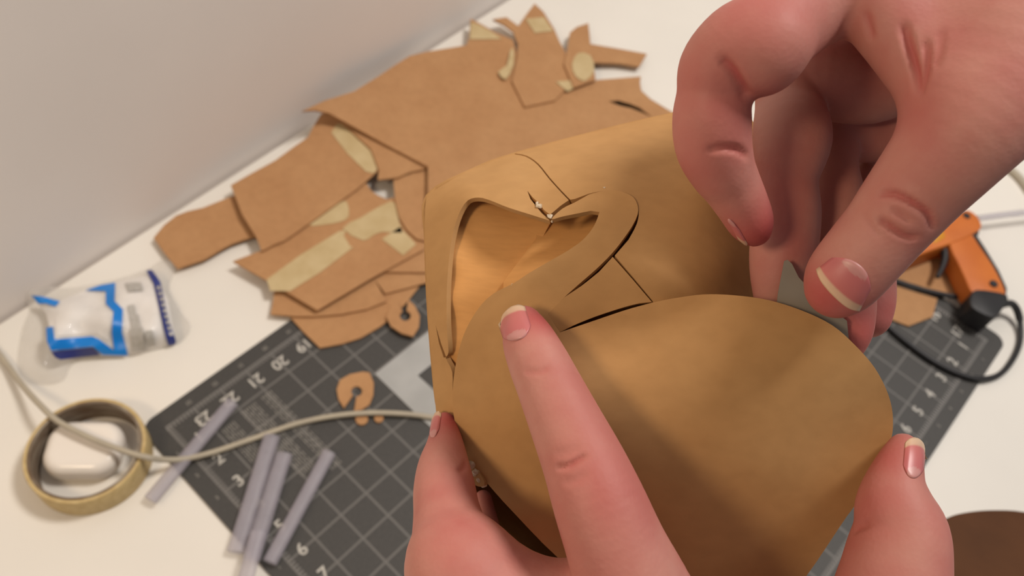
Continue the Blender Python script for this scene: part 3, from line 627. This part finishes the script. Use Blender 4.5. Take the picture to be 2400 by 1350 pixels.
def vnormals(V, F):
    n = np.cross(V[F[:, 2]]-V[F[:, 0]], V[F[:, 3]]-V[F[:, 1]]); N = np.zeros_like(V)
    for q in range(4):
        for k in range(3): N[:, k] += np.bincount(F[:, q], n[:, k], len(V))
    return N/(np.linalg.norm(N, axis=1)[:, None]+1e-9)
def cast(bvh, px, py):
    d = Vector(((px-1200)/FPX, (py-675)/FPX, 1.0)).normalized(); r = bvh.ray_cast(Vector((0, 0, 0)), d); return r
def make_hand(name, chains, creases, spots, nails, label, vox=0.72):
    Fd, lo, vx = build_sdf([(chain(p), k) for p, k in chains], vox)
    V, F = surface_nets(Fd, lo, vx); V = smooth_mesh(V, F, 4)
    bvh = BVHTree.FromPolygons([tuple(v) for v in V], [tuple(f) for f in F]); N = vnormals(V, F)
    if np.mean((V*N).sum(1)) != 0 and (N*(V-V.mean(0))).sum() < 0: F = F[:, ::-1].copy(); N = -N
    disp = np.zeros(len(V))
    for poly, wd, dp in creases:
        P = spline(poly, 6); pts3 = []
        for x, y in P:
            r = cast(bvh, x, y)
            if r[0] is not None: pts3.append(np.array(r[0]))
        if len(pts3) < 2: continue
        pts3 = np.array(pts3); near = np.where((np.abs(V-pts3.mean(0)).max(1) < 40))[0]
        d = np.full(len(near), 1e9); prof = np.zeros(len(near))
        for i in range(len(pts3)-1):
            a, b = pts3[i], pts3[i+1]; ab = b-a
            if np.linalg.norm(ab) > 6: continue
            t = np.clip(((V[near]-a)@ab)/max(ab@ab, 1e-9), 0, 1); dd = np.linalg.norm(V[near]-a-t[:, None]*ab, axis=1); u = (i+t)/(len(pts3)-1)
            m = dd < d; d[m] = dd[m]; prof[m] = np.sqrt(np.clip(4*u[m]*(1-u[m]), 0, 1))*0.75+0.25
        disp[near] = np.minimum(disp[near], -dp*prof*(np.exp(-(d/wd)**2)-0.25*np.exp(-((d-1.9*wd)/wd)**2)))
    V2 = V+N*disp[:, None]
    red = np.zeros(len(V))
    for x, y, z, r, a in spots: red = np.maximum(red, a*np.exp(-(np.linalg.norm(V-cam_pt(x, y, z), axis=1)/r)**2))
    red = np.clip(np.maximum(red, -disp*0.6), 0, 1)
    o = mesh_obj(name, V2@RC/1000+CAM, F, M['skin'])
    at = o.data.attributes.new('redness', 'FLOAT', 'POINT'); at.data.foreach_set('value', red.astype(np.float32))
    tag(o, label, 'hand')
    for (b0, b1, t1, t0, ext) in nails:      # base left, base right, tip right, tip left (pixels)
        nu, nv = 17, 21; B0, B1, T1, T0 = [np.array(q, float) for q in (b0, b1, t1, t0)]; hit = np.full((nv, nu, 3), np.nan); nor = np.zeros((nv, nu, 3))
        for j in range(nv):
            v = j/(nv-1)
            for i in range(nu):
                u = 2*i/(nu-1)-1; vv = v
                vv = v+(1-v)*0.30*abs(u)**2.4-v*0.16*abs(u)**2.6
                L = B0+(T0-B0)*vv; Rr = B1+(T1-B1)*vv; q = L+(Rr-L)*(u+1)/2
                r = cast(bvh, q[0], q[1])
                if r[0] is not None: hit[j, i] = r[0]; nn = np.array(r[1]); nor[j, i] = nn if nn@np.array(r[0]) < 0 else -nn
        for j in range(1, nv):       # free edge: carry on past the fingertip
            for i in range(nu):
                ref = hit[j-1, i]; 
                if np.isnan(hit[j, i, 0]) or (not np.isnan(ref[0]) and hit[j, i, 2]-ref[2] > 1.1):
                    if j > 1 and not np.isnan(ref[0]): hit[j, i] = ref+(hit[j-1, i]-hit[j-2, i])*0.9; nor[j, i] = nor[j-1, i]
        ok = ~np.isnan(hit[..., 0]); idn = np.full((nv, nu), -1); idn[ok] = np.arange(ok.sum())
        for _ in range(2):
            h2 = hit.copy()
            for j in range(1, nv-1):
                for i in range(1, nu-1):
                    if ok[j-1:j+2, i-1:i+2].all(): h2[j, i] = 0.5*hit[j, i]+0.125*(hit[j-1, i]+hit[j+1, i]+hit[j, i-1]+hit[j, i+1])
            hit = h2
        VV = []; at_v = []; NN = nor/(np.linalg.norm(nor, axis=2)[..., None]+1e-9)
        for j in range(nv):
            for i in range(nu):
                if ok[j, i]:
                    edge = min(1.0, min(i, nu-1-i)/3.0, (j+0.5)/2.0); VV.append(hit[j, i]+NN[j, i]*(0.08+0.34*edge)); v = j/(nv-1); u = 2*i/(nu-1)-1; lun = (u/0.62)**2+(v/0.26)**2; at_v.append(0.1 if lun < 0.8 else (0.2 if lun < 1.0 else max(v+0.05*u*u, 0.3)))
        FF = [(idn[j, i], idn[j, i+1], idn[j+1, i+1], idn[j+1, i]) for j in range(nv-1) for i in range(nu-1) if ok[j:j+2, i:i+2].all()]
        no = mesh_obj('fingernail', np.array(VV)@RC/1000+CAM, FF, M['nail'], o); no.matrix_parent_inverse = Matrix.Identity(4)
        a2 = no.data.attributes.new('nail_v', 'FLOAT', 'POINT'); a2.data.foreach_set('value', np.array(at_v, np.float32))
        bm = bmesh.new(); bm.from_mesh(no.data); bm.normal_update()
        if bm.faces and sum((f.normal.dot(Vector(CAM)-f.calc_center_median()) for f in bm.faces)) < 0: bmesh.ops.reverse_faces(bm, faces=bm.faces[:])
        bm.to_mesh(no.data); bm.free()
        md = no.modifiers.new('thickness', 'SOLIDIFY'); md.thickness = 0.0005; md.offset = -1; no['label'] = 'pink fingernail with a pale free edge'
    return o

RH = [  # right hand, reaching in over the mask
    ([(2190, 40, 214, 150), (2330, -40, 208, 190), (2480, -150, 210, 215), (2650, -300, 214, 215), (2950, -560, 222, 225)], 6),
    ([(1962, 672, 193.5, 74), (1982, 645, 192.5, 89), (2030, 588, 190, 94), (2075, 535, 188, 97), (2115, 485, 186, 104), (2160, 430, 184, 112), (2215, 365, 181, 124), (2290, 275, 179, 142), (2380, 160, 182, 170), (2480, 20, 190, 195), (2600, -130, 202, 210)], 7),
    ([(1980, -60, 194, 92), (2040, 0, 191, 86), (2100, 78, 188, 84), (2160, 155, 185, 86), (2240, 235, 182, 100)], 7),
    ([(1752, 136, 186, 90), (1782, 126, 184, 99), (1802, 112, 183, 92)], 2.0),
    ([(2120, -10, 196, 110), (2200, 30, 193, 125), (2310, 90, 188, 150)], 10),
    ([(2000, -110, 203, 150), (2150, -70, 202, 150), (2320, -20, 199, 170)], 8),
    ([(1768, 538, 203, 40), (1757, 515, 201, 54), (1737, 475, 199, 61), (1712, 430, 197, 68), (1690, 392, 195, 77), (1672, 340, 193, 88), (1668, 280, 191, 91), (1672, 220, 190, 85), (1684, 160, 188, 92), (1735, 112, 186, 104), (1795, 85, 186.5, 110), (1865, 25, 193, 112), (1960, -50, 200, 130), (2090, -140, 204, 155), (2330, -230, 205, 190)], 3),
    ([(2250, 60, 220, 140), (2130, 130, 221, 118), (2040, 185, 224, 104), (1940, 180, 226, 100), (1862, 188, 228, 82), (1852, 260, 224, 80), (1856, 325, 218, 90), (1842, 415, 217, 74), (1845, 500, 217, 76), (1836, 585, 218, 77), (1826, 640, 218, 66), (1815, 690, 218, 48)], 2.0),
    ([(2280, 130, 228, 130), (2140, 260, 236, 104), (2050, 290, 241, 90), (1965, 310, 242, 74), (1946, 375, 238, 62), (1958, 470, 231, 66), (1972, 580, 225, 68), (1985, 680, 219, 65), (1988, 760, 217, 58), (1984, 800, 217, 46)], 2.0),
    ([(2320, 180, 234, 120), (2170, 330, 250, 92), (2080, 400, 253, 74), (2035, 450, 251, 62), (2030, 540, 244, 60), (2035, 640, 236, 60), (2038, 700, 232, 58), (2034, 738, 231, 54)], 2.0),
]
RH_creases = [
    ([(2060, 455), (2095, 455), (2140, 475), (2175, 500), (2188, 535)], 0.9, 1.3), ([(2060, 515), (2085, 530), (2120, 552), (2150, 558)], 0.85, 1.1), ([(2090, 490), (2115, 505), (2135, 520)], 0.8, 0.6),
    ([(2020, 500), (2045, 530), (2065, 555)], 0.8, 0.3), ([(2118, 60), (2132, 110), (2145, 160), (2152, 215)], 1.2, 1.4), ([(2172, 95), (2172, 140), (2164, 185), (2155, 225)], 1.2, 1.0), ([(2030, 30), (2038, 65), (2045, 90)], 1.1, 0.6),
    ([(1660, 352), (1695, 347), (1730, 352), (1752, 368)], 1.1, 1.0), ([(1690, 138), (1712, 158), (1735, 195), (1752, 226)], 1.4, 1.4),
    ([(2205, 75), (2200, 120), (2188, 160)], 1.3, 0.5)]
RH_spots = [(1790, 540, 199, 11, 0.95), (1690, 250, 183, 14, 0.45), (1640, 330, 187, 12, 0.45), (1930, 700, 188, 8, 0.8), (1990, 730, 190, 8, 0.6), (2010, 780, 212, 10, 0.75), (2060, 730, 228, 10, 0.75), (2120, 250, 180, 10, 0.4), (1740, 90, 178, 14, 0.3), (1880, 450, 205, 12, 0.3), (2130, 520, 180, 9, 0.25)]
RH_nails = [((1698, 506), (1724, 520), (1758, 580), (1728, 556), 1), ((1970, 588), (2056, 650), (2006, 744), (1902, 640), 1)]
rh = make_hand('hand', RH, RH_creases, RH_spots, RH_nails, 'right hand with curled index finger pinching the small grey strip')
LH = [  # left hand, holding the mask from below
    ([(1530, 1560, 200, 170), (1510, 1720, 207, 215), (1500, 1900, 216, 235), (1490, 2150, 228, 225), (1480, 2500, 245, 235)], 6),
    ([(1150, 1440, 202, 150), (1300, 1470, 201, 155), (1450, 1480, 200, 160), (1520, 1640, 206, 190)], 6),
    ([(1228, 760, 213.5, 44), (1240, 800, 211, 62), (1262, 850, 207.5, 71), (1285, 900, 204.5, 76), (1330, 1000, 199, 87), (1370, 1090, 195, 98), (1405, 1180, 192, 109), (1447, 1290, 191, 119), (1485, 1390, 192, 136), (1530, 1540, 198, 170)], 3),
    ([(1043, 992, 239, 26), (1043, 1020, 236, 36), (1043, 1052, 232, 46), (1040, 1100, 227, 62), (1042, 1150, 221, 73), (1048, 1205, 215, 79), (1060, 1270, 208, 96), (1090, 1350, 203, 140), (1180, 1470, 202, 165)], 3.5),
    ([(1133, 1168, 246, 20), (1137, 1212, 244, 28), (1150, 1310, 236, 52), (1240, 1450, 222, 100), (1400, 1600, 214, 170)], 2),
    ([(2118, 1052, 211, 36), (2110, 1085, 209.5, 50), (2097, 1140, 207.5, 67), (2098, 1195, 206, 88), (2112, 1250, 205, 104), (2105, 1310, 204, 116), (2090, 1390, 203, 126), (2050, 1520, 205, 140), (1950, 1680, 210, 165), (1800, 1800, 216, 190), (1620, 1880, 220, 220)], 4),
]
LH_creases = [([(1305, 1095), (1330, 1092), (1355, 1078), (1372, 1068)], 0.8, 1.0), ([(1300, 1065), (1330, 1060), (1360, 1050)], 1.4, 0.3), ([(1320, 1130), (1350, 1125), (1375, 1110)], 1.2, 0.35), ([(1230, 870), (1262, 872), (1285, 862)], 1.0, 0.35),
              ([(2002, 1240), (2014, 1236), (2035, 1228)], 1.3, 0.8), ([(1092, 1082), (1088, 1095), (1075, 1105)], 1.0, 0.5)]
LH_spots = [(1262, 740, 209, 7, 0.9), (1340, 1090, 187, 9, 0.35), (1055, 985, 236, 6, 0.85), (1080, 1300, 197, 12, 0.35), (2080, 1060, 206, 8, 0.6), (2040, 1190, 202, 9, 0.5), (2190, 1250, 200, 9, 0.35), (1420, 1200, 183, 16, 0.3)]
LH_nails = [((1180, 808), (1252, 786), (1226, 706), (1158, 742), 1), ((1003, 1030), (1028, 1022), (1036, 962), (1014, 966), 1), ((2114, 1116), (2162, 1126), (2174, 1032), (2122, 1024), 1)]
lh = make_hand('hand', LH, LH_creases, LH_spots, LH_nails, 'left hand gripping the mask from below, index finger pressed on its front')
